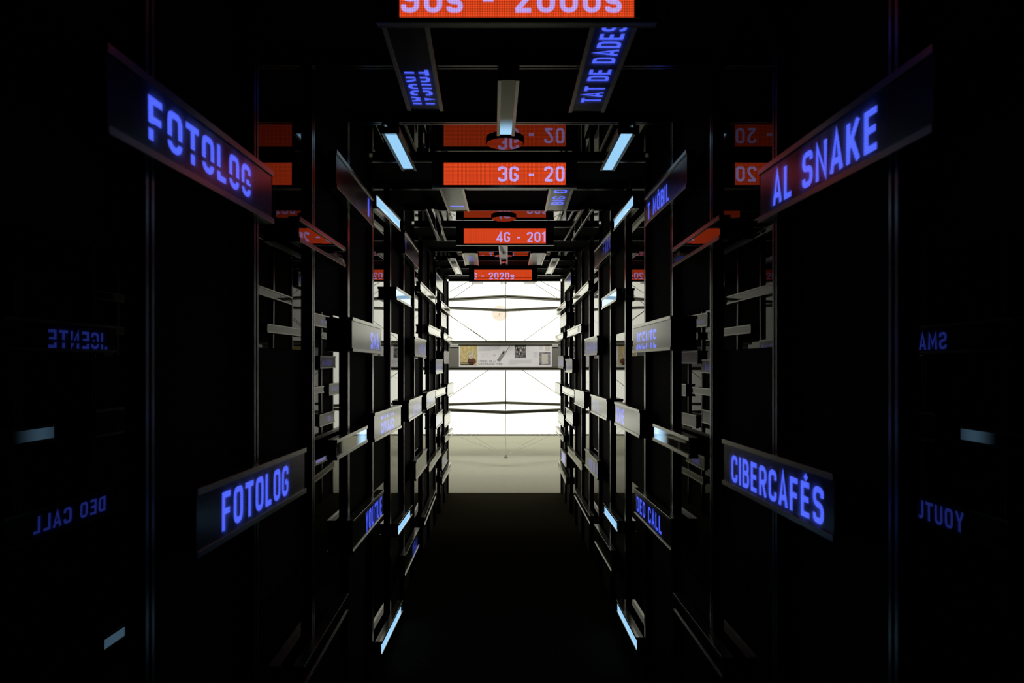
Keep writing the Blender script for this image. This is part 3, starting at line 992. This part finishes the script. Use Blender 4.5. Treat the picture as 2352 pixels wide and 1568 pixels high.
anchor = at(1162, 1050, 13.12)
anchor.z = 0.03
cable(at(1160.5, 560, TM), at(1161.5, 940, TM), 0.0085, M_CABLE)
cable(at(1161.5, 940, TM), anchor, 0.0045, M_THIN)
for (x0, y0, x1, y1, d0, d1) in ((1116, 782, 1010, 708, 13.0, 13.6), (1119, 782, 1012, 711, 13.2, 13.8), (1204, 782, 1300, 714, 13.0, 13.6),
                                 (1010, 682, 1090, 638, 13.2, 12.6), (1014, 704, 1110, 636, 13.4, 12.8), (1205, 637, 1300, 697, 12.8, 13.4),
                                 (1225, 637, 1300, 675, 12.6, 13.2), (1122, 849, 1010, 927, 13.0, 13.6), (1199, 849, 1300, 918, 13.0, 13.6)):
    cable(at(x0, y0, d0), at(x1, y1, d1), 0.0048, M_CABLE)
for (x0, y0) in ((1012, 985), (1012, 958), (1312, 980), (1312, 956)):
    cable(at(x0, y0, 14.6), anchor + Vector((0, 0, 0.02)), 0.0026, M_THIN)
bm = bmesh.new()
o = Vector((TX, TM, 0))
cyl(bm, Vector((anchor.x, anchor.y, 0.0)) - o, Vector((anchor.x, anchor.y, 0.02)) - o, 0.036, 16)
cyl(bm, Vector((anchor.x, anchor.y, 0.02)) - o, Vector((anchor.x, anchor.y, 0.06)) - o, 0.03, 16, 0.012)
obj('floor_anchor', bm, M_STEEL, tower)

# display case hung in the tower
DD = 12.4
k = DD / F_PX


def px(x):
    return (x - VPX) * k


def pz(y):
    return (VPY - y) * k


case = empty('display_case', (0, DD, EYE))
tag(case, 'long steel display case with a white printed panel, across the opening', 'display case')
box_obj('case_body', (px(1008), px(1312), 0.012, 0.30, pz(843), pz(790)), M_STEEL, case)
for (y0, y1) in ((791, 782), (850, 842)):
    bm = bmesh.new()
    bx(bm, px(1000), px(1320), -0.03, 0.31, pz(y0), pz(y1) - 0.018)
    bx(bm, px(1000), px(1320), -0.045, 0.32, pz(y1) - 0.0175, pz(y1))
    obj('case_rail', bm, M_GREYBAR, case)
for (a, bb) in ((1008, 1053.5), (1268, 1312)):
    bm = bmesh.new()
    bx(bm, px(a), px(bb), -0.012, 0.011, pz(841.5), pz(791.5))
    bx(bm, px(a), px(bb), -0.022, -0.0125, pz(793.5), pz(791.6))
    obj('steel_end_plate', bm, M_STEEL, case, 0.002)
M_GLINT = mat('white_lacquer', (0.85, 0.85, 0.83), 0.3)  # white strips painted in as lamp highlights on the end plates
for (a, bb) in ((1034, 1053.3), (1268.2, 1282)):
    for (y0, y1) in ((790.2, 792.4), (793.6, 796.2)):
        box_obj('white_trim', (px(a), px(bb), -0.030, -0.0225, pz(y1), pz(y0)), M_GLINT, case)
panel = box_obj('printed_panel', (px(1054), px(1267.5), -0.008, 0.011, pz(841.5), pz(789.5)), M_PRINT, case)


def ink(name, x0, x1, y0, y1, m, z=-0.0095):
    bm = bmesh.new()
    bx(bm, px(x0), px(x1), z, -0.0082, pz(y1), pz(y0))
    return obj(name, bm, m, panel)


def words(s, x0, x1, y0, y1, m, bold=0.0):
    bm = lettering(s, 0, 1, 0, 1, 0, None, bold)[0]
    for v in bm.verts:
        v.co = Vector((px(x0) + v.co.x * (px(x1) - px(x0)), -0.0098, pz(y1) + (v.co.y + 0.5) * (pz(y0) - pz(y1))))
    obj('panel_lettering', bm, m, panel)


M_POSTER = mat('ochre_poster_print', (0.62, 0.50, 0.22), 0.6)
tint_noise(M_POSTER, (0.50, 0.39, 0.14), (0.72, 0.60, 0.30), 26, 5)
M_MAROON = mat('maroon_print', (0.13, 0.05, 0.03), 0.6)
M_SKIN = mat('pale_figure_print', (0.72, 0.66, 0.50), 0.6)
tint_noise(M_SKIN, (0.45, 0.38, 0.25), (0.78, 0.72, 0.58), 30, 4)
M_BW = mat('black_and_white_photo_print', (0.1, 0.1, 0.1), 0.6)
tint_noise(M_BW, (0.012, 0.012, 0.012), (0.25, 0.25, 0.25), 22, 5)
M_DEV = mat('grey_photo_print', (0.25, 0.23, 0.25), 0.6)
tint_noise(M_DEV, (0.14, 0.12, 0.13), (0.40, 0.37, 0.39), 24, 5)
M_CREAM = mat('cream_print', (0.62, 0.60, 0.52), 0.6)

ink('poster_print', 1056.5, 1096.5, 792.5, 839, M_POSTER)
for (cx_, cy_, rx, ry, m, zz) in ((1083.5, 829.5, 10, 7.5, M_MAROON, -0.0100), (1082.5, 815, 6.5, 9, M_SKIN, -0.0104)):
    bm = bmesh.new()
    ring = [bm.verts.new((px(cx_ + rx * math.cos(t * math.pi / 12)), zz, pz(cy_ + ry * math.sin(t * math.pi / 12)))) for t in range(24)]
    bm.faces.new(ring)
    obj('poster_figure', bm, m, panel)
for y in (832, 835.5):
    ink('poster_caption', 1058, 1088, y, y + 2.2, M_INK, -0.0100)
for j in range(7):
    ink('text_line', 1099, (1149, 1150, 1147, 1149, 1148, 1144, 1128)[j], 794 + j * 1.75, 794.55 + j * 1.75, M_INKL)
words('1800', 1103, 1127, 811, 819.5, M_INKL, -0.012)
words('L\'ORIGEN DE LA', 1099, 1139.5, 827.2, 831.2, M_INK, 0.006)
words('COMUNICACIÓ MÒBIL', 1099, 1155, 833, 837, M_INK, 0.006)
ink('arrow_shaft', 1130.5, 1138, 814.9, 815.7, M_INKL)
for s in (-1, 1):
    bm = bmesh.new()
    A, B = Vector((px(1138.3), -0.009, pz(815.3))), Vector((px(1134.6), -0.009, pz(815.3 + s * 3.4)))
    cyl(bm, A, B, 0.0028, 5)
    obj('arrow_head', bm, M_INKL, panel)
# printed picture of an old handheld phone with aerial
ax = Vector((px(1160.5) - px(1145), 0, pz(805) - pz(828))).normalized()
bxv = Vector((ax.z, 0, -ax.x))
o0 = Vector((px(1145.5), -0.0099, pz(827)))


def slab(name, a0, a1, b0, b1, m, dz=0.0):
    bm = bmesh.new()
    vs_ = [bm.verts.new(o0 + ax * a + bxv * bb + Vector((0, dz, 0))) for (a, bb) in ((a0, b0), (a0, b1), (a1, b1), (a1, b0))]
    bm.faces.new(vs_)
    obj(name, bm, m, panel)


slab('phone_picture', -0.02, 0.20, -0.030, 0.034, M_INKG)
slab('phone_keys', 0.0, 0.11, -0.016, 0.022, M_DEV, -0.0005)
slab('phone_earpiece', 0.13, 0.18, -0.018, 0.006, M_INK, -0.0005)
slab('phone_aerial', 0.20, 0.33, 0.018, 0.026, M_INK)
ink('group_photo', 1182, 1208, 792, 822, M_BW)
for (hx, hy, hr) in ((1186, 799, 2.0), (1191, 798, 1.9), (1196, 804, 2.8), (1200, 798, 1.9), (1205, 799, 1.9), (1188, 808, 2.0), (1193, 812, 2.2)):
    bm = bmesh.new()
    ring = [bm.verts.new((px(hx + hr * 0.8 * math.cos(t * math.pi / 6)), -0.0101, pz(hy + hr * math.sin(t * math.pi / 6)))) for t in range(12)]
    bm.faces.new(ring)
    obj('group_photo_face', bm, M_SKIN, panel)
for j in range(6):
    ink('text_line', 1168.5, (1177, 1179, 1179, 1177, 1179, 1176)[j], 793 + j * 2.1, 793.5 + j * 2.1, M_INKL)
    ink('text_line', 1238.5, (1246, 1248, 1247, 1248, 1246, 1247)[j], 793 + j * 1.9, 793.5 + j * 1.9, M_INKL)
    ink('text_line', 1225, (1234, 1236, 1235, 1236, 1234, 1231)[j], 809 + j * 2.4, 809.5 + j * 2.4, M_INKL)
for j in range(5):
    ink('text_line', 1168.5, (1221, 1220, 1222, 1219, 1186)[j], 826.5 + j * 2.2, 827.1 + j * 2.2, M_INKL)
ink('cream_note', 1252, 1263.5, 792, 805, M_CREAM)
ink('device_photo', 1238, 1264, 808, 838, M_DEV)
ink('device_picture', 1244, 1258.5, 812.5, 835.5, M_CREAM, -0.0102)
